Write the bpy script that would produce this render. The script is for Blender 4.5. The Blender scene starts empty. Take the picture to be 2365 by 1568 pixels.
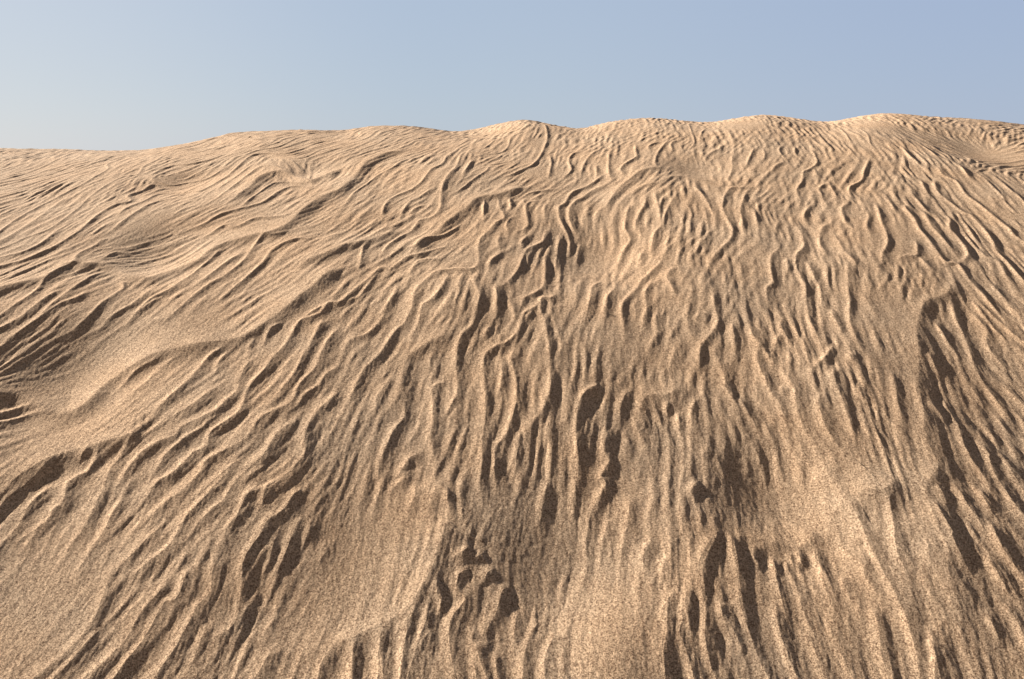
import bpy, math
import numpy as np

# ------------------------------------------------------------------ camera
S = bpy.context.scene
PITCH = math.radians(13.5)
F = 1855.0 / 2364.0            # focal length / frame width
EYE = 2.65                     # the camera's height above the sand under it
cam_d = bpy.data.cameras.new("camera")
cam = bpy.data.objects.new("camera", cam_d)
S.collection.objects.link(cam)
cam.location = (0, 0, EYE)
cam.rotation_euler = (math.radians(90) - PITCH, 0, 0)
cam_d.sensor_width = 36.0
cam_d.lens = 36.0 * F
cam_d.clip_start = 0.05
cam_d.clip_end = 20000
S.camera = cam

# ------------------------------------------------------------------ light
SUN_AZ = 64.0                  # degrees left of the view direction
SUN_EL = 22.0
EXPO = 1.32
SKYMIX = 0.9
w = bpy.data.worlds.new("World")
S.world = w
w.use_nodes = True
nt = w.node_tree
nt.nodes.clear()
out = nt.nodes.new("ShaderNodeOutputWorld")
bg = nt.nodes.new("ShaderNodeBackground")
sky = nt.nodes.new("ShaderNodeTexSky")
sky.sky_type = 'NISHITA'
sky.sun_disc = False
sky.sun_elevation = math.radians(SUN_EL)
sky.sun_rotation = math.radians(-SUN_AZ)
sky.air_density = 1.0
sky.dust_density = 0.3
sky.ozone_density = 1.0
def wn(kind, op=None, **kw):
    n = nt.nodes.new(kind)
    if op: n.operation = op
    return n
tc = wn("ShaderNodeTexCoord")
sp = wn("ShaderNodeSeparateXYZ")
nt.links.new(tc.outputs["Generated"], sp.inputs[0])
mr = wn("ShaderNodeMapRange"); mr.inputs["From Min"].default_value = -0.60; mr.inputs["From Max"].default_value = 0.60
nt.links.new(sp.outputs["X"], mr.inputs["Value"])
hz = wn("ShaderNodeValToRGB")
hz.color_ramp.interpolation = 'EASE'
cr = hz.color_ramp.elements
cr[0].position = 0.0; cr[0].color = (0.585, 0.640, 0.745, 1)
cr[1].position = 1.0; cr[1].color = (0.385, 0.475, 0.670, 1)
c_ = cr.new(0.45); c_.color = (0.450, 0.540, 0.690, 1)
nt.links.new(mr.outputs[0], hz.inputs["Fac"])
up = wn("ShaderNodeValToRGB")                   # paler towards the horizon, darkened overhead to hold down the shadow fill
ur = up.color_ramp.elements
ur[0].position = 0.0; ur[0].color = (1.06, 1.04, 0.97, 1)
ur[1].position = 0.95; ur[1].color = (0.05, 0.06, 0.07, 1)
c_ = ur.new(0.18); c_.color = (0.98, 0.99, 0.99, 1)
c_ = ur.new(0.40); c_.color = (0.88, 0.86, 0.96, 1)
c_ = ur.new(0.58); c_.color = (0.14, 0.15, 0.17, 1)
nt.links.new(sp.outputs["Z"], up.inputs["Fac"])
mm = wn("ShaderNodeMix"); mm.data_type = 'RGBA'; mm.blend_type = 'MULTIPLY'; mm.inputs["Factor"].default_value = 1
nt.links.new(hz.outputs[0], mm.inputs["A"]); nt.links.new(up.outputs[0], mm.inputs["B"])
# the physical sky, mostly replaced by the hand-set pale blue gradient
hm = wn("ShaderNodeMix"); hm.data_type = 'RGBA'; hm.blend_type = 'MIX'; hm.inputs["Factor"].default_value = SKYMIX
sk = wn("ShaderNodeMix"); sk.data_type = 'RGBA'; sk.blend_type = 'MULTIPLY'; sk.inputs["Factor"].default_value = 1
sk.inputs["B"].default_value = (0.1, 0.1, 0.1, 1)
nt.links.new(sky.outputs[0], sk.inputs["A"])
nt.links.new(sk.outputs["Result"], hm.inputs["A"])
bk = wn("ShaderNodeMapRange"); bk.interpolation_type = 'SMOOTHSTEP'      # unseen sky behind the camera, dimmed and tinted to shape the fill light
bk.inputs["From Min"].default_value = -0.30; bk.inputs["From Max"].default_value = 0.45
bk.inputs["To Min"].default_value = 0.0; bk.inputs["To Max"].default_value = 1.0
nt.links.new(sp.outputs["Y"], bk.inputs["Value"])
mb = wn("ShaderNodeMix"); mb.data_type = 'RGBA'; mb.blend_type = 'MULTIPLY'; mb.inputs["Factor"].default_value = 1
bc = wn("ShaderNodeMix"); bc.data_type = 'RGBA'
bc.inputs["A"].default_value = (0.80, 0.58, 0.38, 1); bc.inputs["B"].default_value = (1, 1, 1, 1)    # warm tint added behind the camera to brown the shadows
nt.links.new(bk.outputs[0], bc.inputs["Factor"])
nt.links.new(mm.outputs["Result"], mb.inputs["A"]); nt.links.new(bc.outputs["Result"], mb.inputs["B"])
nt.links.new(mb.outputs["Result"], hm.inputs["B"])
fin = wn("ShaderNodeMix"); fin.data_type = 'RGBA'; fin.blend_type = 'MULTIPLY'; fin.inputs["Factor"].default_value = 1
_e = 10.0 / 2 ** EXPO
fin.inputs["B"].default_value = (_e, _e, _e, 1)
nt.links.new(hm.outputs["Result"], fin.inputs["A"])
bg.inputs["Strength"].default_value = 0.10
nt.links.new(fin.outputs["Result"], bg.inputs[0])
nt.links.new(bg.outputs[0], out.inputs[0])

sd = bpy.data.lights.new("sun", 'SUN')
sd.energy = 5.0
sd.angle = math.radians(1.0)
sd.color = (1.0, 0.89, 0.75)
sun = bpy.data.objects.new("sun", sd)
S.collection.objects.link(sun)
az, el = math.radians(SUN_AZ), math.radians(SUN_EL)
sv = np.array([-math.sin(az) * math.cos(el), math.cos(az) * math.cos(el), math.sin(el)])
from mathutils import Vector
sun.rotation_euler = Vector(sv).to_track_quat('Z', 'Y').to_euler()
sun.location = (-8, 6, 8)

S.view_settings.view_transform = 'Standard'
S.view_settings.look = 'None'
S.view_settings.gamma = 1.0
S.view_settings.exposure = EXPO

# ------------------------------------------------------------------ base dune
# everything below is in metres, x right, y away from the camera, z relative to the eye
_Y = np.array([-60, -20, -6, 0, 1.2, 2.36, 3.0, 3.8, 4.8, 6.0, 7.2, 8.0, 8.8, 9.6, 10.8, 13, 17, 24, 42, 200, 2500, 9000], float)
_Z = np.array([-9, -4.8, -3.3, -2.65, -2.30, -1.74, -1.40, -1.01, -.61, -.20, .11, .245, .285, .24, .05, -.55, -1.5, -2.6, -4.4, -14, -70, -120], float)
_t = np.linspace(-8, 9.5, 6000)          # asinh axis: fine near, coarse far
_yy = np.sinh(_t)
_zz = np.interp(_yy, _Y, _Z)
_k = np.exp(-0.5 * (np.arange(-120, 121) / 34.0) ** 2)
_k /= _k.sum()
_zp = np.pad(_zz, 120, mode='edge')
_zs = np.convolve(_zp, _k, 'valid')

def z0(y):
    return np.interp(np.arcsinh(y), _t, _zs)

def px_ray(px, py):
    """photo position (2364 wide) to a direction (x, y, z)"""
    u = (px - 1182.0) / 1855.0
    v = (784.0 - py) / 1855.0
    return u, math.cos(PITCH) + v * math.sin(PITCH), -math.sin(PITCH) + v * math.cos(PITCH)

SKY = [(-300,352),(-100,348),(0,343),(60,345),(140,342),(260,346),(340,344),(450,330),(550,308),(650,302),(720,300),(790,303),
       (860,293),(960,292),(1050,302),(1110,298),(1160,286),(1215,276),(1265,286),(1340,297),(1410,277),(1500,271),(1560,276),
       (1640,281),(1700,272),(1760,264),(1830,272),(1900,281),(1990,266),(2050,261),(2140,268),(2280,280),(2364,290),(2450,284),(2600,300)]
_s = np.array(SKY, float)
_u, _v, _w = px_ray(_s[:, 0], _s[:, 1])
_a = _u / _v
_q = _w / _v
_ag = np.linspace(-3, 3, 3001)
_qg = np.interp(_ag, _a, _q)
_qm = (z0(np.linspace(6, 12, 400)) / np.linspace(6, 12, 400)).max()
def gsm(f, s):
    n = int(4 * s) + 1
    k = np.exp(-0.5 * (np.arange(-n, n + 1) / s) ** 2)
    k /= k.sum()
    return np.convolve(np.pad(f, n, mode='edge'), k, 'valid')
_qlow = gsm(_qg, 45) - _qm
_qhi = gsm(_qg, 4) - _qm - _qlow

def sstep(a, b, x):
    t = np.clip((x - a) / (b - a), 0, 1)
    return t * t * (3 - 2 * t)

def base(x, y):
    X = np.sqrt(y * y + 1.0)
    a = x / X
    z = z0(y)
    fade = 1 - sstep(14, 40, y)
    z = z + y * np.interp(a, _ag, _qlow) * sstep(3.0, 8.0, y) * fade
    z = z + y * np.interp(a, _ag, _qhi) * sstep(6.5, 8.3, y) * (1 - sstep(9.3, 12, y))
    return z

_ym = np.concatenate([np.linspace(0.9, 6, 600), np.linspace(6.01, 12, 600)])
def ground(px, py):
    """photo position to the point of the base dune seen there"""
    rx, ry, rz = px_ray(px, py)
    x = rx / ry * _ym
    z = rz / ry * _ym
    d = z - base(x, _ym)
    i = np.nonzero(d < 0)[0]
    if len(i) == 0:
        j = int(np.argmin(d)); y = _ym[j]
    else:
        j = int(i[0])
        if j == 0: y = _ym[0]
        else: y = _ym[j - 1] + (_ym[j] - _ym[j - 1]) * d[j - 1] / (d[j - 1] - d[j])
    return rx / ry * y, y

# ------------------------------------------------------------------ the sheet's own grid
def rows():
    y = np.concatenate([np.linspace(1.5, 11.5, 20001)])
    q = z0(y) / y
    den = np.abs(np.gradient(q, y)) / 0.00080 + 1 / 0.012
    c = np.concatenate([[0], np.cumsum(0.5 * (den[1:] + den[:-1]) * np.diff(y))])
    n = int(c[-1])
    mid = np.interp(np.linspace(0, c[-1], n), c, y)
    near = -np.geomspace(0.03, 60, 50)[::-1] + 1.5
    near = near[near < 1.48]
    far = [mid[-1]]
    st = 0.02
    while far[-1] < 9000:
        far.append(far[-1] + st); st = max(st * 1.03, 0.012 * (far[-1] - 11))if far[-1] > 12.5 else st
    return np.concatenate([near, mid, far[1:]])
RY = rows()
fine = np.arange(-0.86, 0.8601, 0.00088)
side = np.geomspace(0.0009, 5, 110)
CA = np.concatenate([(-0.86 - np.cumsum(np.diff(side)))[::-1], fine, 0.86 + np.cumsum(np.diff(side))])
RX = np.sqrt(RY * RY + 1.0)
Y = np.repeat(RY[:, None], len(CA), 1)
X = RX[:, None] * CA[None, :]
NR, NC = X.shape
print("grid", NR, NC)

# ------------------------------------------------------------------ noise
def perlin(x, y, seed):
    xi = np.floor(x).astype(np.int64); yi = np.floor(y).astype(np.int64)
    xf = (x - xi).astype(np.float32); yf = (y - yi).astype(np.float32)
    rng = np.random.RandomState(seed)
    ang = rng.rand(4096).astype(np.float32) * 2 * np.pi
    gx, gy = np.cos(ang), np.sin(ang)
    def g(ix, iy, fx, fy):
        h = (ix * 73856093 ^ iy * 19349663) & 4095
        return gx[h] * fx + gy[h] * fy
    u = xf * xf * xf * (xf * (xf * 6 - 15) + 10)
    v = yf * yf * yf * (yf * (yf * 6 - 15) + 10)
    a = g(xi, yi, xf, yf); b = g(xi + 1, yi, xf - 1, yf)
    c = g(xi, yi + 1, xf, yf - 1); d = g(xi + 1, yi + 1, xf - 1, yf - 1)
    return (a + u * (b - a)) * (1 - v) + (c + u * (d - c)) * v

# ------------------------------------------------------------------ traced crests
# each line: a crest walked with its shaded lee side on the left hand.
# letters in front: b brink, t thin, w weak, s strong
TR = """:268 656 240 659 219 673 169 712 123 747 78 786;
:339 684 300 684 300 700 254 732 212 767 169 799 123 816;
:398 684 370 700 324 735 275 760 229 799;
:547 592 522 617 494 641 465 666 437 684 406 705 370 723 335 751 293 793;
:599 606 564 627 522 659 494 680 469 694;
:723 557 670 574 642 574 614 603 592 634 550 670 511 691 473 719 434 751 388 790;
:776 585 723 585 670 606 642 638 607 670 564 705 529 733;
w:758 603 716 610 681 634 652 663;
:406 447 370 447 346 462 310 479 317 493 275 504 233 529 197 560 152 589 106 613 53 634 0 648;
:458 476 409 486 367 500 328 525 289 550 268 567;
:152 550 106 589 53 613 0 624;
:300 578 254 581 229 596 190 617 176 641 123 670 88 711 35 746 0 771;
t:307 597 268 599 236 606 212 620 176 638;
t:324 610 282 606 247 624 219 631;
t:317 627 275 631 240 641;
t:317 384 264 402 264 416 212 447 148 476 88 504 42 529 0 560;
t:300 391 247 405 176 419 106 440 53 455 0 462;
t:212 366 141 391 71 419 0 440;
w:169 476 116 511 60 550 0 585;
t:504 366 451 379 406 382 384 395 353 409 339 426 303 433 268 451 229 476 197 504 159 532 116 560 63 578 0 603;
s:564 370 511 391 458 402 423 405 388 416 363 423;
:564 398 511 423 458 433 416 442 381 437 353 428;
:834 338 776 349 734 363 698 373 656 373 614 380 578 405 550 426 518 447 494 462 473 462 423 462 384 469 353 490 310 511 282 532;
t:834 356 783 366 741 384 698 384 652 380;
t:776 328 734 335 698 352 663 363 614 366;
t:628 391 599 409 571 430 543 451 522 469;
:705 416 670 405 635 405 607 423 578 447 550 469 522 493;
B:834 402 804 419 776 430 755 437 723 426 691 416 663 419 635 430 614 451 585 476 557 497;
:755 447 709 440 670 444 638 465 607 490 578 511;
:769 458 726 451 688 462 656 486 635 497 582 511 540 522 504 539 469 550 423 564;
:726 522 670 529 621 532 578 550 550 546 511 564 480 574;
B:834 652 793 680 769 704 741 725 705 753 670 778 635 802 599 820 550 832 494 838 423 848 370 859 328 876 282 897 247 919 226 940 205 961 176 975 152 980 123 975 88 957 53 943 18 940 0 943;
:811 744 776 758 734 782;
t:1081 321 1053 331 1010 342 975 359;
t:950 313 919 321 897 338 855 352;
t:1031 317 986 328 950 335 922 352 869 370;
t:1289 321 1250 335 1240 359 1222 373 1187 377 1137 373;
t:1211 338 1197 352 1173 370;
t:1144 342 1127 352 1109 363;
:1328 306 1335 335 1328 356 1317 380 1299 402 1278 412 1250 426 1222 433;
Bw:1010 373 968 373 933 380 897 395 876 416 859 437 834 462 793 479 748 507 705 546 667 567 628 571 564 585 522 599 487 624 441 641 398 656 370 668 346 670 317 663 282 645 247 638 212 640 169 641 134 663 88 684 35 698 0 708;
:1031 388 989 391 957 409 926 423 894 447 869 465 845 493;
:1095 377 1081 402 1053 419 1031 447 1003 465 957 483 936 511 933 539;
s:1123 388 1113 412 1095 433 1081 458 1077 490 1074 511 1053 532 1024 539 1007 564 975 581 943 606 926 638;
:1155 388 1141 412 1123 437;
t:1250 391 1208 402 1173 402;
t:1240 405 1197 409 1187 419 1158 437 1134 458 1102 479;
:1067 455 1031 479 1000 493 982 518 972 543;
:1053 500 1017 507 993 529;
B:1303 451 1257 462 1215 476 1183 481 1158 490 1141 507 1116 525 1088 546 1074 564 1053 578 1031 592 1017 613 1017 634;
B:986 557 950 571 905 589 862 599 834 606 793 624 751 641 723 663;
:905 592 887 606 880 634 876 670;
:1130 543 1102 564 1077 578 1031 589 1010 606 975 610;
:1113 603 1074 610 1031 624 996 631 968 648 957 656 929 656 905 680 880 701 852 726 834 742 804 746 786 767 758 778 734 785 719 806 705 830 684 855 670 866 649 897 621 926 599 954 585 996 550 1028 511 1056 501 1088 469 1102 455 1115 423 1147 384 1168 360 1200 335 1235 328 1256;
:1098 634 1063 638 1024 641 1007 663 1000 684;
:947 656 922 673 897 701 876 728 855 735 834 756;
:972 687 964 719 940 754 912 793;
:1134 670 1120 701 1120 737;
:1102 666 1088 691 1074 719 1049 744 1031 753 1024 788 1003 827;
:1183 483 1180 511 1180 543;
s:1215 479 1218 507 1229 532 1208 546 1190 567 1169 589 1165 617 1165 641 1151 666 1109 666 1060 673 1028 700 1007 728 1000 760 982 792 961 809 943 834 919 866 887 897 869 929 855 968 841 1000;
:1243 479 1247 511;
:1271 479 1282 497 1285 525 1289 550 1264 567;
:1328 486 1289 493 1285 518 1292 543;
:1363 455 1328 462 1292 469 1271 479;
s:1335 490 1328 511 1331 539;
s:1490 444 1448 458 1419 479 1405 486 1391 504 1388 529 1398 550 1416 567;
:1476 419 1462 433 1433 451 1398 465 1377 493 1363 504 1366 529 1384 564 1391 585 1388 617;
:1271 525 1247 532 1236 553 1243 567;
:1225 574 1215 589 1218 610;
:1236 610 1215 627 1197 645 1190 673;
:1296 567 1275 589 1271 610;
:1303 606 1289 627 1289 656;
s:1356 550 1335 560 1324 589 1296 603 1282 617 1271 641 1261 666 1240 694 1218 715;
:1370 557 1363 585 1359 620 1359 638 1356 663;
:1328 613 1331 641 1328 677 1324 705 1299 723 1278 737 1271 758;
:1419 574 1409 606 1405 638;
:1433 363 1398 373 1388 391 1395 412 1377 430;
:1469 359 1441 377 1426 398 1416 426;
:1342 370 1345 398 1338 433;
s:1553 345 1550 366 1553 384 1525 402 1515 416 1525 430;
:1617 345 1585 356 1582 370;
:1490 363 1486 391 1486 416 1493 440;
:1465 398 1455 405 1458 426;
:1638 338 1610 366 1599 395 1603 412;
:1656 342 1638 352 1642 370;
b:1645 419 1606 412 1568 419 1536 440 1504 465 1486 490 1472 518;
:1539 493 1529 525 1525 553 1539 578 1522 603 1511 631 1504 656;
:1578 476 1575 497 1560 522 1550 543 1553 567;
:1603 462 1599 479 1606 504 1610 532 1610 553 1596 574 1589 603 1589 627;
:1624 476 1613 497 1610 518;
:1649 479 1627 518 1620 550 1627 578;
:1575 610 1564 617 1557 638;
s:1490 677 1462 684 1444 701 1441 726 1433 754 1426 793;
:1508 687 1497 705 1483 726 1479 754 1476 793;
:1620 631 1589 663 1564 684 1553 704 1529 728 1515 749 1518 785 1522 816 1522 841;
:1599 673 1582 701 1575 718 1578 753 1571 788 1568 816;
w:1412 677 1405 708 1405 744;
:1668 652 1635 663 1627 684 1642 712 1656 737;
s:1363 712 1345 730 1321 733 1317 756 1328 788 1338 841 1342 897 1342 947 1331 982 1317 1007 1296 1035 1285 1056;
s:1165 670 1158 687 1158 704 1169 728 1167 753 1158 781 1151 802 1127 820 1116 848 1113 883 1114 919 1113 954 1102 982 1091 1007 1081 1039;
s:1215 691 1211 708 1211 737 1215 765 1211 797;
:1303 761 1285 779 1282 793;
:1846 455 1814 458 1786 458 1772 476 1765 504 1768 522 1779 546 1789 567 1782 589 1765 606 1751 624;
:1853 472 1821 476 1811 497 1807 522 1811 550 1814 581;
:1839 511 1846 543 1853 567;
bt:1782 456 1754 447 1722 439 1691 432 1668 428 1638 432 1610 447 1575 453 1539 469 1511 497 1501 518 1493 546 1493 567;
:1687 444 1698 462 1719 486 1733 511 1744 532;
:1842 356 1835 373 1818 409;
w:1800 370 1786 384 1786 412 1772 440;
:1863 363 1867 380 1863 391;
:1906 356 1902 370 1913 384;
:1938 356 1941 373 1955 388;
w:1920 391 1895 402 1885 419;
:1976 359 1990 380 1994 398 1976 412 1962 419 1959 440 1945 465 1955 490;
:1987 409 1994 426 2001 433;
:2026 440 2008 451 1997 462 2005 476 2005 493;
:2019 440 2033 465 2047 490;
:2124 384 2110 412 2103 437 2075 455 2075 476 2089 493;
:2075 493 2057 507 2054 525 2064 550 2086 567;
:1990 497 1973 507 1962 529 1966 553;
:2036 543 2012 557 2001 574 2001 603 2012 624 2005 641;
s:2033 574 2047 596 2061 624 2086 648 2107 673;
s:1934 546 1948 560 1959 589 1959 610 1945 624 1941 648 1955 680 1966 700 1969 732 1976 771 1987 799 2001 827 2019 852;
:1899 539 1892 560 1899 574;
:1899 610 1881 631 1878 659 1885 691 1871 700 1871 728 1885 760;
:1920 631 1920 645 1923 677;
:1962 631 1976 659 1990 687 2001 700 2005 735 2008 763;
:2064 641 2068 673 2068 700 2072 742 2072 774 2082 806 2096 841 2117 876;
:2135 490 2142 514 2149 543 2160 574 2163 603 2153 627 2149 652 2135 659;
:2114 511 2121 532 2114 557 2128 589;
:2160 479 2174 500 2191 529;
s:2213 493 2209 511 2230 539 2244 567 2265 592 2283 620 2308 648 2336 652 2364 687 2400 723 2435 761 2463 797;
:2248 511 2262 536 2276 560 2301 589 2322 617 2336 638;
:2308 518 2318 536 2318 560 2336 585 2357 617 2361 634 2336 652;
:2234 589 2237 613 2234 631 2206 634 2195 641;
s:2241 631 2262 656 2287 677;
s:2195 356 2216 380 2237 398 2258 416;
:2244 349 2273 373 2301 395;
s:2244 433 2258 462 2273 486;
s:2280 433 2287 465 2318 493 2354 518 2371 525 2400 557 2424 589 2435 617 2463 648 2495 684;
s:2283 405 2301 430 2333 444 2357 476 2389 500 2424 529 2459 560 2488 585;
s:2336 398 2357 426 2375 447;
:2216 462 2237 486 2258 511 2283 532;
:2428 433 2459 462 2495 493;
:2392 426 2424 462 2459 497;
:2385 603 2407 631 2435 641 2452 673 2474 705;
:2410 687 2442 723 2477 761;
b:2318 691 2315 715 2294 726 2265 730 2251 747 2244 772 2241 800;
s:2364 723 2392 754 2424 792 2449 816 2477 845;
w:2500 380 2470 384 2435 388 2410 388 2392 384;
t:2421 412 2396 414 2378 426;
t:2043 306 2064 328 2082 356;
t:2089 310 2117 331 2124 352 2142 370;
t:1680 303 1687 328 1694 349 1680 366;
t:1726 313 1712 328 1708 342;
:2237 328 2262 338 2294 342 2325 352 2354 359;
:702 785 663 802 649 823 642 852;
:628 823 610 841 607 859;
s:561 834 529 852 511 866 483 897 455 926 423 954 391 982 367 1007 339 1028;
w:458 848 406 876 370 901 353 919 317 940 282 968;
:416 852 374 869 328 890 300 915 268 940;
s:550 933 522 943 490 968 458 989 423 1010 388 1035;
s:564 848 536 876 522 912;
s:635 869 610 876 592 905 582 929 578 954 550 975 522 1000 487 1017 441 1039 420 1063 377 1077 339 1102 310 1134 289 1169 272 1204 254 1247;
s:793 771 776 806 758 841 734 876 716 912 688 947 659 979 635 993;
s:834 792 804 823 783 859 769 894 734 929 723 947 705 982 663 1003 628 1024 607 1053 571 1084 536 1098 494 1123 487 1143 444 1189 398 1221 356 1260 317 1298;
:834 887 797 912 776 940 741 964 723 993 691 1010;
s:834 947 804 975 776 1000 751 1035 741 1074 741 1108 691 1161 652 1193 628 1196 599 1210 582 1249 557 1284 536 1327 508 1355;
B:367 1042 317 1053 275 1063 219 1074 152 1091 106 1106 71 1127 35 1151 0 1180;
s:360 1049 324 1056 303 1081 289 1106 261 1137 247 1179 229 1214 212 1249 194 1284 169 1313 152 1348 130 1387;
:550 1003 508 1024 494 1039 455 1060 430 1081 398 1106 384 1130 360 1162;
:599 1109 557 1141 522 1169 487 1201 451 1229;
s:741 1024 698 1042 670 1067 652 1098 631 1123 599 1148 571 1176 550 1214 522 1238 487 1274 458 1309 451 1334;
:141 1095 116 1113 88 1141 53 1169 21 1194 0 1215;
s:254 1070 233 1095 212 1130 183 1144 162 1162 155 1175 152 1207 130 1224 116 1249 71 1277 39 1305 21 1348;
:219 1074 197 1095 190 1113;
:148 1165 113 1173 85 1194 53 1225 28 1247;
s:656 1190 621 1194 599 1211 582 1243;
s:705 1155 670 1176 649 1193 642 1224 638 1249;
s:102 964 63 964 28 975 0 986;
:138 979 88 979 46 993 0 1010;
:159 700 106 732 53 771 0 799;
:226 700 183 728 152 739 106 767 63 795 21 823 0 841;
:413 711 370 732 335 753 300 760;
w:441 721 406 767 370 774 335 799;
w:511 714 476 746 451 763;
:968 700 964 721 943 749 929 781 905 806 880 820 852 830 834 848;
b:1127 820 1091 823 1053 834 1017 855 996 869 986 897 979 926 975 954 954 989 933 1017 915 1039;
s:1208 700 1211 728 1211 760 1211 795;
:1240 735 1254 763 1257 788;
s:1321 732 1307 753 1278 771 1268 799 1254 823 1232 841 1215 845 1180 866 1176 897 1176 933 1180 975 1180 1010 1176 1046 1173 1081 1173 1123 1169 1165 1173 1208 1180 1247;
s:1208 802 1190 809 1183 834;
:1222 813 1218 841 1211 855;
s:1232 859 1225 890 1222 926 1215 954 1208 982;
:1254 848 1247 876 1257 912 1261 964 1254 1000 1243 1035 1232 1063 1208 1088 1208 1126 1208 1161 1215 1207;
w:1345 732 1342 753 1356 799 1370 841 1363 862 1359 890 1377 919;
w:1081 852 1053 866 1046 897 1046 926;
s:1106 922 1063 936 1053 954 1056 982 1056 1017 1049 1056 1053 1088 1060 1123 1067 1158;
s:954 912 936 940 922 968 915 1007;
:986 968 986 1007 964 1039 947 1074 933 1106 922 1151 931 1167 914 1224 892 1263;
:1127 979 1109 1000 1098 1024 1095 1053;
:1039 1088 1010 1109 1000 1115 975 1150 988 1161 960 1184 948 1224 943 1263;
s:1271 1028 1268 1060 1264 1091 1261 1130 1261 1176;
w:1335 1017 1338 1053 1342 1088;
s:1479 926 1448 940 1423 961 1412 993 1409 1035 1412 1081 1416 1123 1409 1169 1398 1211 1398 1250;
s:1560 943 1532 947 1515 975 1511 1007 1522 1049;
:1493 1028 1479 1053 1472 1088 1483 1116 1465 1151 1476 1171 1455 1207 1437 1249 1430 1291 1430 1334 1433 1390;
:1550 993 1553 1028 1571 1063 1585 1098;
bs:1668 919 1656 940 1627 954 1599 954 1575 961 1560 993 1571 1017 1592 1053 1610 1088;
s:1599 954 1599 982 1610 1010 1624 1042;
s:1631 961 1627 982 1631 1000;
:1656 982 1656 1017 1663 1053;
w:1448 707 1437 735 1430 753;
:1501 704 1483 728 1476 756 1476 792 1469 813;
:1610 746 1599 781 1603 813 1589 841 1582 876;
w:1668 816 1649 855 1635 890 1627 919;
:1479 1169 1458 1211 1444 1247;
bs:2318 700 2315 721 2294 728 2262 739 2248 763 2241 792 2241 823 2244 852 2244 887 2244 926 2248 961 2255 1003 2255 1046 2265 1081 2276 1109 2290 1137 2280 1162 2262 1180 2262 1207 2269 1235 2280 1267 2297 1305 2315 1348 2317 1400 2340 1468 2346 1524 2357 1581;
:1687 735 1680 760 1680 792 1687 820 1705 834;
s:1712 760 1698 781 1701 792;
:1751 711 1740 728 1744 760 1751 778 1744 802 1729 823 1712 838 1708 862 1708 897 1715 929;
s:1793 774 1789 799 1793 830 1796 862 1796 887;
s:1846 792 1832 795 1835 816 1849 841 1846 869 1853 897 1863 919 1878 954 1899 982 1913 1010 1934 1046;
:1853 841 1871 866 1885 890;
:1906 809 1895 834 1892 859;
:1920 774 1906 792 1913 809 1927 838 1934 859;
s:1959 809 1962 841 1969 869 1976 894;
:2040 830 2026 859 2008 883 1990 897 1987 919;
s:2026 735 2033 767 2047 795 2064 827 2082 852;
w:2100 711 2121 746 2146 785;
s:1761 862 1754 883 1768 912 1772 940 1786 964 1804 993 1814 1028;
s:1712 950 1691 979 1687 1007 1691 1053 1694 1081;
:1906 936 1913 961 1920 972;
s:1930 905 1923 926 1938 954 1941 993 1959 1035 1983 1067 2008 1098;
:1796 947 1818 989 1839 1017 1856 1049 1863 1074;
:1863 1010 1878 1042 1899 1074;
:2029 887 2033 912 2040 947 2054 982 2068 1017 2082 1053 2100 1081;
s:2005 950 1997 982 2005 1017 2022 1053 2047 1084 2064 1113;
:2075 862 2072 873 2086 894;
s:2086 936 2096 961 2121 993;
:2170 901 2181 933 2188 975 2198 1010 2216 1049;
w:1737 1063 1719 1088 1715 1109;
w:1744 1070 1758 1116 1772 1151;
:1712 1158 1698 1173 1687 1183 1694 1204;
s:2273 771 2294 802 2315 834 2336 859 2361 883;
s:2301 725 2322 746 2329 774 2347 806 2364 848 2385 897 2403 926 2424 954 2449 982 2474 1017;
s:2354 746 2382 771 2407 802 2407 827 2435 866 2467 897;
s:2364 725 2396 746 2424 771 2452 792 2488 820;
:2265 845 2280 883 2301 919;
s:2297 954 2311 989 2336 1028 2343 1056 2354 1088 2375 1123 2400 1158 2424 1201 2459 1250;
:2265 975 2290 1003 2311 1028;
:2442 908 2470 940 2500 968;
:2368 915 2389 954 2407 982;
s:2378 1053 2407 1095 2410 1108 2424 1147 2449 1189 2477 1231 2500 1260;
:2431 989 2456 1035 2484 1074;
:2442 1088 2470 1130 2500 1173;
s:2378 1183 2403 1211 2431 1247;
:2283 1187 2301 1211 2315 1243;
s:307 1186 282 1224 261 1260 243 1291 212 1337 187 1383 166 1425;
:141 1164 106 1179 71 1207 49 1249 21 1284 0 1305;
w:95 1260 71 1298 42 1341;
s:578 1129 529 1175 494 1214 458 1249 437 1277 423 1309 398 1341 360 1369 317 1408 300 1443;
:564 1171 529 1189 522 1214;
:659 1129 617 1154 585 1179;
s:751 1179 712 1207 688 1242 649 1270 628 1309 599 1351 589 1376 584 1434 567 1519 510 1558 488 1592;
w:681 1313 642 1348 621 1390;
:741 1238 719 1284 710 1309 687 1366 670 1411 653 1468;
:406 1270 370 1302 335 1337 296 1376 272 1394 250 1456 227 1513 170 1581 85 1649;
s:529 1355 518 1401 511 1447 483 1478 462 1517 441 1556 416 1595 388 1630 367 1658;
s:458 1376 444 1425 427 1461 397 1468 352 1547 306 1604 272 1649;
s:254 1521 212 1563 169 1612 123 1658;
s:307 1563 264 1602 219 1651;
w:614 1454 592 1489 571 1521;
s:695 1581 652 1602 635 1633 617 1658;
b:1095 1171 1074 1186 1060 1214 1046 1242;
b:1102 1267 1088 1277 1077 1309 1060 1348 1053 1383 1035 1418 1014 1454 996 1485 975 1499 933 1517 883 1538 834 1559 792 1577 749 1588 721 1602;
s:1095 1171 1091 1214 1098 1249 1106 1277;
s:1113 1171 1123 1214 1127 1249 1130 1291;
w:905 1108 892 1161 880 1207 863 1252;
:1483 1242 1476 1284 1465 1327 1465 1383;
:1536 1186 1536 1231 1525 1284 1515 1334 1511 1383 1504 1418;
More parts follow.
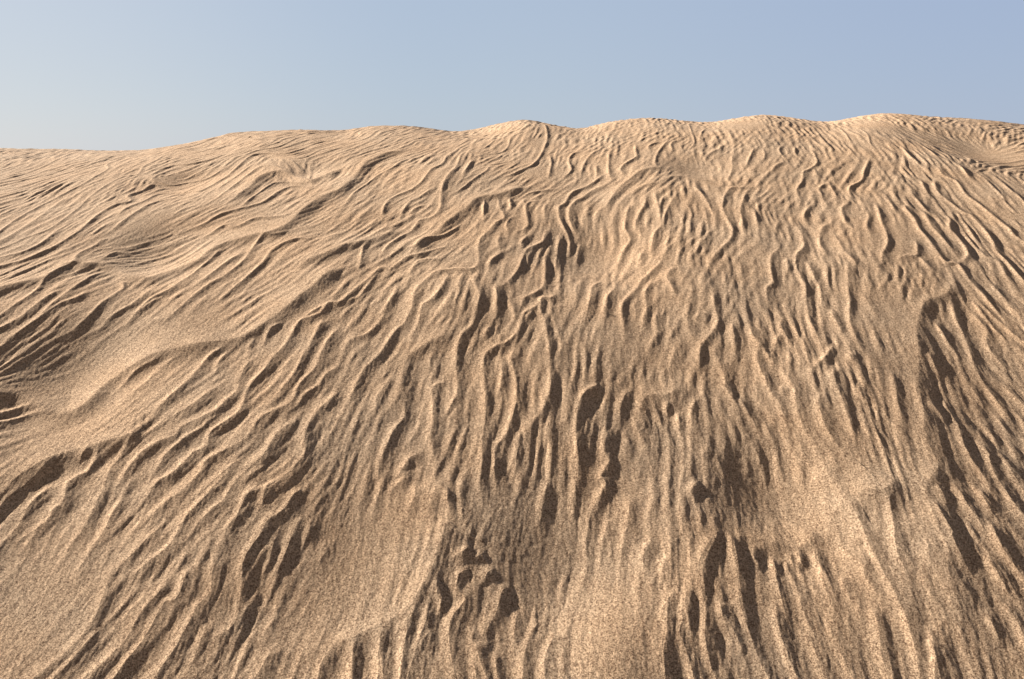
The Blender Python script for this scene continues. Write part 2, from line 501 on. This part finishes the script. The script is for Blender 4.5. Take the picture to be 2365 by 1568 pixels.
:1599 1298 1578 1323 1568 1355 1571 1401 1575 1432;
w:1610 1348 1617 1376 1620 1408;
s:1148 1320 1134 1344 1102 1358;
s:1187 1341 1165 1355 1162 1372;
s:1165 1387 1134 1390 1116 1408 1113 1439 1130 1461 1109 1496 1095 1531 1095 1577 1098 1619;
s:1081 1411 1067 1418 1067 1454 1070 1478;
s:1211 1376 1187 1397 1183 1425;
s:1254 1418 1225 1432 1215 1461 1208 1496 1190 1531 1180 1566;
s:1268 1468 1257 1503 1254 1545 1257 1577;
s:1335 1499 1312 1513 1290 1558 1278 1604 1273 1655;
s:1359 1521 1342 1563 1328 1602 1324 1637;
s:1063 1531 1031 1566 1014 1602;
s:1014 1468 1010 1489 996 1524 986 1566 982 1619;
s:933 1521 926 1549 926 1584 933 1619;
s:869 1545 859 1577 855 1619;
s:1158 1549 1162 1584 1173 1626;
:1204 1573 1208 1619 1211 1651;
s:1668 1432 1631 1461 1624 1496 1624 1549 1617 1595 1617 1637;
b:1983 1115 2015 1136 2036 1168 2064 1200 2061 1217 2040 1235 2033 1256;
B:2184 1154 2181 1171 2160 1196 2117 1196 2089 1193 2064 1200;
B:1994 1256 1980 1281 1969 1302 1948 1313 1920 1309 1878 1300 1832 1288 1796 1281;
:1751 1267 1751 1291 1737 1327 1722 1362 1715 1401 1719 1443 1729 1482;
s:1796 1281 1793 1320 1800 1372 1804 1425 1811 1478 1825 1524 1842 1566;
:1842 1305 1839 1341 1856 1380;
s:1878 1334 1892 1372 1909 1418;
s:1920 1320 1934 1355 1948 1390;
s:1948 1316 1955 1348 1973 1376;
s:1994 1302 1987 1337 2005 1376 2029 1425 2040 1471;
:1712 1150 1694 1171 1687 1189 1701 1214;
s:2075 1200 2079 1231 2100 1274 2117 1320 2139 1362 2160 1401 2177 1436 2193 1468 2215 1524 2232 1581 2244 1655;
s:2167 1200 2170 1231 2181 1274 2184 1320 2195 1372 2216 1415;
s:2050 1298 2064 1334 2103 1369 2110 1401 2135 1443 2156 1468 2184 1503;
s:1754 1454 1758 1482 1772 1531 1793 1584;
s:1670 1425 1673 1496 1684 1549 1701 1602;
s:1892 1454 1895 1514 1906 1556 1923 1602 1941 1651;
:2131 1489 2142 1531 2149 1584 2160 1637;
w:2258 1320 2265 1362 2273 1397;
s:2262 1542 2276 1591 2287 1637;
s:2392 1337 2417 1376 2442 1415 2459 1447 2484 1471;
s:2407 1260 2428 1305 2449 1348 2474 1387 2500 1418;
s:2378 1182 2403 1221 2424 1256 2449 1277;
s:2280 1214 2294 1256 2318 1298 2325 1327 2347 1369 2371 1408 2400 1432;
s:2318 1171 2343 1207 2371 1249 2396 1284 2417 1320;
w:2403 1482 2417 1517 2442 1552;
s:2449 1454 2463 1489 2488 1528;
:2449 1108 2477 1150 2500 1186;
:420 1405 386 1445 346 1490 306 1558 244 1615 199 1655;
w:510 1502 482 1581 454 1649;
s:818 1564 789 1604 772 1655;
s:863 1547 858 1592 858 1655;
s:934 1519 926 1558 920 1604 920 1655;
s:988 1496 988 1547 977 1604 971 1655;
s:1033 1468 1039 1513 1016 1570 999 1632;
:1067 1422 1073 1468 1073 1513;
:1158 1513 1153 1581 1164 1655;
:761 1252 750 1297 733 1337;
w:795 1297 784 1349 767 1388;
w:1016 1167 1011 1212 988 1263;
:676 1292 659 1354 636 1411;
s:1749 1280 1726 1326 1704 1371 1709 1434 1721 1502 1721 1575 1743 1655;
s:1783 1275 1789 1337 1800 1388 1806 1468 1823 1524 1846 1592 1874 1655;
:1755 1456 1772 1513 1795 1558 1817 1604;
s:1658 1468 1664 1513 1658 1547 1675 1604 1687 1649;
w:1613 1349 1619 1400 1613 1434;
:1341 1150 1324 1207 1318 1252 1312 1292;
:1886 1326 1892 1388 1903 1445 1920 1513 1937 1581;
:1915 1326 1926 1377 1949 1434 1960 1490 1988 1547;
:1943 1326 1954 1377 1977 1434;
s:1994 1303 2000 1360 2011 1411 2028 1468 2039 1496;
:2051 1377 2062 1422 2085 1468;
:2119 1468 2142 1513 2159 1558 2176 1626;
s:2249 1513 2278 1575 2283 1655;
w:2329 1405 2357 1445 2385 1490;
:2408 1490 2425 1536 2448 1581;
w:2017 1502 2034 1558 2062 1615 2079 1655;
w:1954 1513 1983 1581 2011 1649"""

ACC = np.zeros((NR, NC), np.float32)       # ripples, cubed
TRO = np.zeros((NR, NC), np.float32)       # scour in front of each lee side
BRK = np.zeros((NR, NC), np.float32)       # brinks
COV = np.zeros((NR, NC), np.float32)

def catmull(P, n):
    P = np.array(P, float)
    Q = np.vstack([2 * P[0] - P[1], P, 2 * P[-1] - P[-2]])
    o = []
    for i in range(len(P) - 1):
        p0, p1, p2, p3 = Q[i:i + 4]
        for t in np.linspace(0, 1, n, endpoint=False):
            o.append(0.5 * ((2 * p1) + (-p0 + p2) * t + (2 * p0 - 5 * p1 + 4 * p2 - p3) * t * t + (-p0 + 3 * p1 - 3 * p2 + p3) * t ** 3))
    o.append(P[-1])
    return np.array(o)

def stamp(W, kind, k):
    rng = np.random.RandomState(k)
    L = np.concatenate([[0], np.cumsum(np.hypot(*np.diff(W, axis=0).T))])
    T = L[-1]
    ym_ = W[:, 1].mean()
    wl = float(np.interp(ym_, [2.4, 4.5, 7], [0.0175, 0.0135, 0.0092])); wr = wl * 1.75
    rd = float(np.interp(ym_, [2.4, 4.5, 7], [0.0060, 0.0030, 0.0015])) ** 2
    A = float(np.interp(ym_, [2.4, 4, 5.5, 7], [0.0070, 0.0070, 0.0078, 0.0080]))
    m = 1.0
    if 's' in kind: A *= 1.04; wr *= 1.15
    if 'w' in kind: A *= 0.65; wl *= 1.1; wr *= 1.2
    if 't' in kind: A *= 0.60; wl *= 0.75; wr *= 0.75
    if 'b' in kind: A *= 1.35; wl *= 3.0; wr *= 1.8
    if 'B' in kind: A, wl, wr, rd = 0.016, 0.085, 0.050, 4e-5
    A *= 0.85 + 0.3 * rng.rand()
    ym, yM = W[:, 1].min() - 0.25, W[:, 1].max() + 0.25
    r0, r1 = np.searchsorted(RY, [ym, yM])
    aa = W[:, 0] / np.sqrt(W[:, 1] ** 2 + 1)
    mg = 0.25 / math.sqrt(max(ym, .5) ** 2 + 1)
    c0, c1 = np.searchsorted(CA, [aa.min() - mg, aa.max() + mg])
    if r1 <= r0 or c1 <= c0: return
    x = X[r0:r1, c0:c1]; y = Y[r0:r1, c0:c1]
    best = np.full(x.shape, 1e9); sg = np.zeros(x.shape); tt = np.zeros(x.shape)
    for i in range(len(W) - 1):
        p, q = W[i], W[i + 1]
        d = q - p; l2 = d @ d + 1e-12
        u = np.clip(((x - p[0]) * d[0] + (y - p[1]) * d[1]) / l2, 0, 1)
        ex = x - p[0] - u * d[0]; ey = y - p[1] - u * d[1]
        dd = ex * ex + ey * ey
        cr = d[0] * ey - d[1] * ex
        n = dd < best
        best = np.where(n, dd, best); sg = np.where(n, np.sign(cr), sg); tt = np.where(n, L[i] + u * (L[i + 1] - L[i]), tt)
    D = np.sqrt(best)
    end = min(float(np.interp(ym_, [2.5, 7], [0.06, 0.24])), 0.35 * T); fad = min(0.16, 0.4 * T)
    tap = sstep(0, end, tt) * np.clip((T - tt) / fad, 0, 1) ** 0.8
    tap = tap * (0.85 + 0.15 * np.sin(tt * (14 + 9 * rng.rand()) + rng.rand() * 6))
    lee = sg > 0
    if 'b' in kind or 'B' in kind:
        hl = np.exp(-(np.sqrt(D * D + 1e-5) / wl) ** 1.2) * (1 - sstep(0.10, 0.24, D))
        hr = np.exp(-(D / wr) ** 1.5)
    else:
        hl = np.exp(-(np.sqrt(D * D + rd) / wl) ** 1.35)
        hr = np.exp(-(np.sqrt(D * D + rd) / wr) ** 1.5)
    h = np.where(lee, hr, hl) * A * tap
    if 'b' in kind or 'B' in kind: BRK[r0:r1, c0:c1] = np.maximum(BRK[r0:r1, c0:c1], h)
    else: ACC[r0:r1, c0:c1] += (h * 100) ** 3
    lo = np.where(lee, -0.30 * A * np.exp(-((D - 2.1 * wr) / (1.25 * wr)) ** 2), 0) * tap
    lo = lo * sstep(0, 1.2 * wr, D)
    TRO[r0:r1, c0:c1] = np.minimum(TRO[r0:r1, c0:c1], lo)
    cv = np.exp(-(D / 0.06) ** 2) * np.minimum(tap * 1.5, 1)
    COV[r0:r1, c0:c1] = np.maximum(COV[r0:r1, c0:c1], cv)

GX = np.arange(-9, 9.01, 0.08); GY = np.arange(0.8, 12.4, 0.08)
GXX, GYY = np.meshgrid(GX, GY)
OC = np.full(GXX.shape, 0.0); OS = np.zeros(GXX.shape)
def orient(W):
    for p, q in zip(W[:-1], W[1:]):
        d = q - p; l = math.hypot(*d)
        if l < 1e-6: continue
        a = 2 * math.atan2(d[1], d[0])
        m = 0.5 * (p + q)
        g = np.exp(-((GXX - m[0]) ** 2 + (GYY - m[1]) ** 2) / (0.22 ** 2)) + 0.01 * np.exp(-((GXX - m[0]) ** 2 + (GYY - m[1]) ** 2) / (1.2 ** 2))
        OC[:] += g * l * math.cos(a); OS[:] += g * l * math.sin(a)
LINES = []
for ln in TR.split(";"):                   # photo pixels, 2500 wide
    h, t = ln.strip().split(":")
    v = [int(a) for a in t.split()]
    LINES.append((h, list(zip(v[::2], v[1::2]))))
k = 0
for kind, pts in LINES:
    for e in (0, -1):                       # crests do not stop at the picture's edge
        p = np.array(pts[e]); n = np.array(pts[1 if e == 0 else -2])
        if p[1] > 1612 or p[0] < 12 or p[0] > 2486:
            d = (p - n) / np.hypot(*(p - n))
            q = [tuple(p + d * 110 * t + np.array([-d[1], d[0]]) * 14 * math.sin(t * 2 + k)) for t in (1, 2, 3)]
            pts = (q[::-1] + list(pts)) if e == 0 else (list(pts) + q)
    Wp = np.array([ground(a * 0.9456, b * 0.9456) for a, b in pts])
    Wc = catmull(Wp, 5)
    rng = np.random.RandomState(900 + k)
    wob = np.cumsum(rng.randn(len(Wc), 2), 0); wob -= np.linspace(0, 1, len(Wc))[:, None] * wob[-1]
    Wc = Wc + wob * 0.0010                  # a wobble of its own
    stamp(Wc, kind, k)
    orient(Wc[::3])
    k += 1
print("crests", k)

RIP = np.cbrt(ACC) / 100
RIP += TRO * (1 - sstep(0.001, 0.009, RIP))
Z = base(X, Y)
Z += 1.15 * np.exp(-((X - 12.3) / 2.4) ** 2 - ((Y - 17.0) / 2.2) ** 2)      # the next crest, over the right end of this one

# ------------------------------------------------------------------ hollows and swells: photo position, radius, height (m)
BLOB = [(1800,1120,150,-.036),(165,850,150,-.045),(367,570,100,-.036),(710,393,70,-.020),(433,416,70,-.018),
        (800,1260,190,-.016),(2260,335,100,-.028),(1610,385,70,-.014),(1370,590,100,-.026),(1330,1310,180,-.022),(1420,1500,150,.018),
        (1500,1000,160,-.02),(2010,600,160,.014),(1050,700,120,.016),(1250,300,70,.012),(60,1250,200,-.02),(1900,900,150,.010),
        (2330,900,200,-.02),(1000,430,90,.014),(620,330,70,.010)]
for px, py, r, h in BLOB:
    gx, gy = ground(px, py)
    R = r / 1855.0 * math.hypot(gx, gy)
    Z += 1.8 * h * np.exp(-((X - gx) ** 2 + ((Y - gy) / 1.3) ** 2) / (R * R))

# small drifting relief everywhere, and finer ripples where no traced crest runs, following the traced ones' run
TH = 0.5 * np.arctan2(OS, OC - 1e-3)          # default: straight away from the camera
def bil(G):
    fx = np.clip((X - GX[0]) / 0.08, 0, len(GX) - 1.001); fy = np.clip((Y - GY[0]) / 0.08, 0, len(GY) - 1.001)
    ix = fx.astype(int); iy = fy.astype(int); fx -= ix; fy -= iy
    return (G[iy, ix] * (1 - fx) + G[iy, ix + 1] * fx) * (1 - fy) + (G[iy + 1, ix] * (1 - fx) + G[iy + 1, ix + 1] * fx) * fy
C2 = bil(np.cos(2 * TH)); S2 = bil(np.sin(2 * TH))
KO = 9
LAM = 0.038
wx = X + 0.05 * perlin(X / 0.35, Y / 0.5, 3) + 0.010 * perlin(X / 0.10, Y / 0.16, 4)
wy = Y
s1 = np.zeros((NR, NC), np.float32); s2 = s1.copy(); ws = s1.copy()
for i in range(KO):
    th = math.pi * i / KO
    cs = C2 * math.cos(2 * th) + S2 * math.sin(2 * th)
    wt = np.clip(cs - math.cos(2 * math.pi / KO * 0.98), 0, None).astype(np.float32)
    al = wx * math.cos(th) + wy * math.sin(th)
    ac = -wx * math.sin(th) + wy * math.cos(th)
    s1 += wt * perlin(ac / LAM + 13 * i, al / (6.5 * LAM), 11 + i)
    s2 += wt * perlin(ac / 0.021 + 5 * i, al / 0.11, 51 + i)
    ws += wt
ws = np.maximum(ws, 0.25 * np.median(ws)); s1 /= ws; s2 /= ws
s1 = np.clip(s1 * 2.2, -0.45, 1)
s3 = perlin(wx / 0.014, wy / 0.03, 13)
SMOOTH = [(240,850,170),(430,760,110),(800,1290,130),(880,1180,80),(1740,1130,90),(1860,1180,90),(1350,590,70),(2060,560,70),(2040,720,70),
          (2080,850,50),(1230,1230,110),(1400,1430,130),(1130,1170,70),(600,520,80),(150,1000,90),(60,1400,120),(2270,340,60),(1600,390,50),
          (1720,290,50),(2020,290,50),(1000,400,50),(1250,330,40),(1440,780,60),(1980,1090,50),(330,520,60),(1300,280,40),(700,700,60),(1250,400,50)]
SM = np.zeros((NR, NC), np.float32)
for px, py, r in SMOOTH:
    gx, gy = ground(px, py)
    R = r / 1855.0 * math.hypot(gx, gy)
    SM = np.maximum(SM, np.exp(-(((X - gx) ** 2 + ((Y - gy) / 1.3) ** 2) / (R * R)) ** 2))
patch = sstep(-0.2, 0.25, perlin(X / 0.45, Y / 0.6, 21))
inside = ((np.abs(CA) < 0.72)[None, :] & ((RY > 2.0) & (RY < 10.5))[:, None])
lvl = np.where(inside, 0.65 + 0.35 * patch, 0.6 + 0.4 * patch)
fadef = 1 - sstep(14, 60, Y)
INF = (np.interp(RY, [2.5, 4.5, 7], [0.0048, 0.0056, 0.0066])[:, None] * s1 * lvl * (1 - 0.75 * COV) * (1 - 0.85 * SM) + 0.0013 * s2 * (0.4 + 0.6 * patch) * (1 - 0.7 * SM) + 0.0010 * s3) * fadef
SW = 0.026 * perlin(X / 0.9, Y / 1.3, 31) + 0.010 * perlin(X / 0.4, Y / 0.5, 32)
DUN = 3.0 * perlin(X / 60, Y / 45, 41) * sstep(30, 120, Y)
Z += RIP + BRK + INF + SW * fadef * sstep(-1, 2, Y) + DUN
Z += EYE

# ------------------------------------------------------------------ sand material
def sand_material():
    m = bpy.data.materials.new("sand")
    m.use_nodes = True
    t = m.node_tree
    N, Lk = t.nodes, t.links
    b = N["Principled BSDF"]
    b.inputs["Roughness"].default_value = 0.95
    if "Specular IOR Level" in b.inputs: b.inputs["Specular IOR Level"].default_value = 0.15
    geo = N.new("ShaderNodeNewGeometry")
    def noise(scale, detail, rough=0.6):
        n = N.new("ShaderNodeTexNoise")
        n.inputs["Scale"].default_value = scale
        n.inputs["Detail"].default_value = detail
        n.inputs["Roughness"].default_value = rough
        Lk.new(geo.outputs["Position"], n.inputs["Vector"])
        return n
    def cells(scale):
        n = N.new("ShaderNodeTexVoronoi"); n.inputs["Scale"].default_value = scale
        Lk.new(geo.outputs["Position"], n.inputs["Vector"])
        q = N.new("ShaderNodeSeparateXYZ"); Lk.new(n.outputs["Color"], q.inputs[0])
        return q.outputs["X"]
    g = N.new("ShaderNodeMix"); g.inputs["Factor"].default_value = 0.30      # single grains and clusters of them
    Lk.new(cells(340), g.inputs["A"]); Lk.new(cells(170), g.inputs["B"])
    r = N.new("ShaderNodeValToRGB")
    r.color_ramp.elements[0].position = 0.12; r.color_ramp.elements[0].color = (0.16, 0.098, 0.064, 1)
    r.color_ramp.elements[1].position = 0.90; r.color_ramp.elements[1].color = (0.86, 0.655, 0.465, 1)
    Lk.new(g.outputs["Result"], r.inputs["Fac"])
    p = noise(2.2, 4)                # broad drifts of paler and redder sand
    r2 = N.new("ShaderNodeValToRGB")
    r2.color_ramp.elements[0].position = 0.35; r2.color_ramp.elements[0].color = (0.98, 0.93, 0.88, 1)
    r2.color_ramp.elements[1].position = 0.65; r2.color_ramp.elements[1].color = (1.0, 1.0, 1.0, 1)
    Lk.new(p.outputs["Fac"], r2.inputs["Fac"])
    mx = N.new("ShaderNodeMix"); mx.data_type = 'RGBA'; mx.blend_type = 'MULTIPLY'
    mx.inputs["Factor"].default_value = 1.0
    Lk.new(r.outputs["Color"], mx.inputs["A"]); Lk.new(r2.outputs["Color"], mx.inputs["B"])
    Lk.new(mx.outputs["Result"], b.inputs["Base Color"])
    g2 = noise(120, 5, 0.8)
    bm = N.new("ShaderNodeBump")
    bm.inputs["Strength"].default_value = 0.9
    bm.inputs["Distance"].default_value = 0.0019
    Lk.new(g2.outputs["Fac"], bm.inputs["Height"])
    Lk.new(bm.outputs["Normal"], b.inputs["Normal"])
    return m

# ------------------------------------------------------------------ the dune
def sheet(name, X, Y, Z, mat):
    nr, nc = X.shape
    me = bpy.data.meshes.new(name)
    co = np.stack([X, Y, Z], -1).reshape(-1, 3).astype(np.float32)
    me.vertices.add(len(co)); me.vertices.foreach_set("co", co.ravel())
    i = np.arange(nr * nc, dtype=np.int32).reshape(nr, nc)
    f = np.stack([i[:-1, :-1], i[:-1, 1:], i[1:, 1:], i[1:, :-1]], -1).reshape(-1, 4)
    me.loops.add(f.size); me.loops.foreach_set("vertex_index", f.ravel())
    me.polygons.add(len(f))
    me.polygons.foreach_set("loop_start", np.arange(0, f.size, 4, dtype=np.int32))
    me.polygons.foreach_set("loop_total", np.full(len(f), 4, np.int32))
    me.polygons.foreach_set("use_smooth", np.ones(len(f), bool))
    me.update()
    me.materials.append(mat)
    o = bpy.data.objects.new(name, me)
    S.collection.objects.link(o)
    return o
sand = sand_material()
dune = sheet("sand_dune", X, Y, Z, sand)
dune["kind"] = "structure"
dune["label"] = "rippled sand dune slope rising to a wavy crest"
dune["category"] = "sand dune"

# ------------------------------------------------------------------ two scraps of twig on the sand
def twig(px, py, pts, r, label):
    gx, gy = ground(px, py)
    xs = gx / math.sqrt(gy * gy + 1)
    i = int(np.searchsorted(RY, gy)); j = int(np.searchsorted(CA, xs))
    gz = float(Z[i, j])
    P = [Vector(p) for p in pts]
    vs, fs = [], []
    for k, p in enumerate(P):
        t = (P[min(k + 1, len(P) - 1)] - P[max(k - 1, 0)]).normalized()
        a = t.orthogonal().normalized(); b = t.cross(a)
        rr = r * (1 - 0.6 * k / (len(P) - 1)) * (1.25 if k == 2 else 1)
        for q in range(7):
            th = 2 * math.pi * q / 7
            vs.append(p + (a * math.cos(th) + b * math.sin(th)) * rr)
    for k in range(len(P) - 1):
        for q in range(7):
            fs.append((k * 7 + q, k * 7 + (q + 1) % 7, (k + 1) * 7 + (q + 1) % 7, (k + 1) * 7 + q))
    fs.append(tuple(range(7))[::-1]); fs.append(tuple(range((len(P) - 1) * 7, len(P) * 7)))
    me = bpy.data.meshes.new("dry_twig")
    me.from_pydata(vs, [], fs)
    me.polygons.foreach_set("use_smooth", np.ones(len(fs), bool))
    me.materials.append(bark)
    o = bpy.data.objects.new("dry_twig", me)
    S.collection.objects.link(o)
    o.location = (gx, gy, gz + r * 0.8)
    o["label"] = label
    o["category"] = "twig"
    o["group"] = "scraps of twig on the sand"
bark = bpy.data.materials.new("dark_bark")
bark.use_nodes = True
_b = bark.node_tree.nodes["Principled BSDF"]; _b.inputs["Roughness"].default_value = 0.9
_n = bark.node_tree.nodes.new("ShaderNodeTexNoise"); _n.inputs["Scale"].default_value = 300
_r = bark.node_tree.nodes.new("ShaderNodeValToRGB")
_r.color_ramp.elements[0].color = (0.012, 0.008, 0.005, 1); _r.color_ramp.elements[1].color = (0.06, 0.038, 0.022, 1)
bark.node_tree.links.new(_n.outputs["Fac"], _r.inputs["Fac"]); bark.node_tree.links.new(_r.outputs["Color"], _b.inputs["Base Color"])
twig(611 * 0.9456, 335 * 0.9456, [(-0.016, 0, 0), (-0.008, 0.002, 0.003), (0, 0.001, 0.005), (0.008, -0.001, 0.003), (0.017, -0.002, -0.001)], 0.0042,
     "tiny dark arched twig on the sand just below the crest, left of centre")
twig(1492 * 0.9456, 774 * 0.9456, [(-0.009, 0.006, 0.004), (-0.004, 0.001, 0.002), (0.0, -0.001, 0.001), (0.005, 0.001, 0.002), (0.010, -0.005, 0.0)], 0.0026,
     "tiny dark bent twig between two ripples in the middle of the slope")
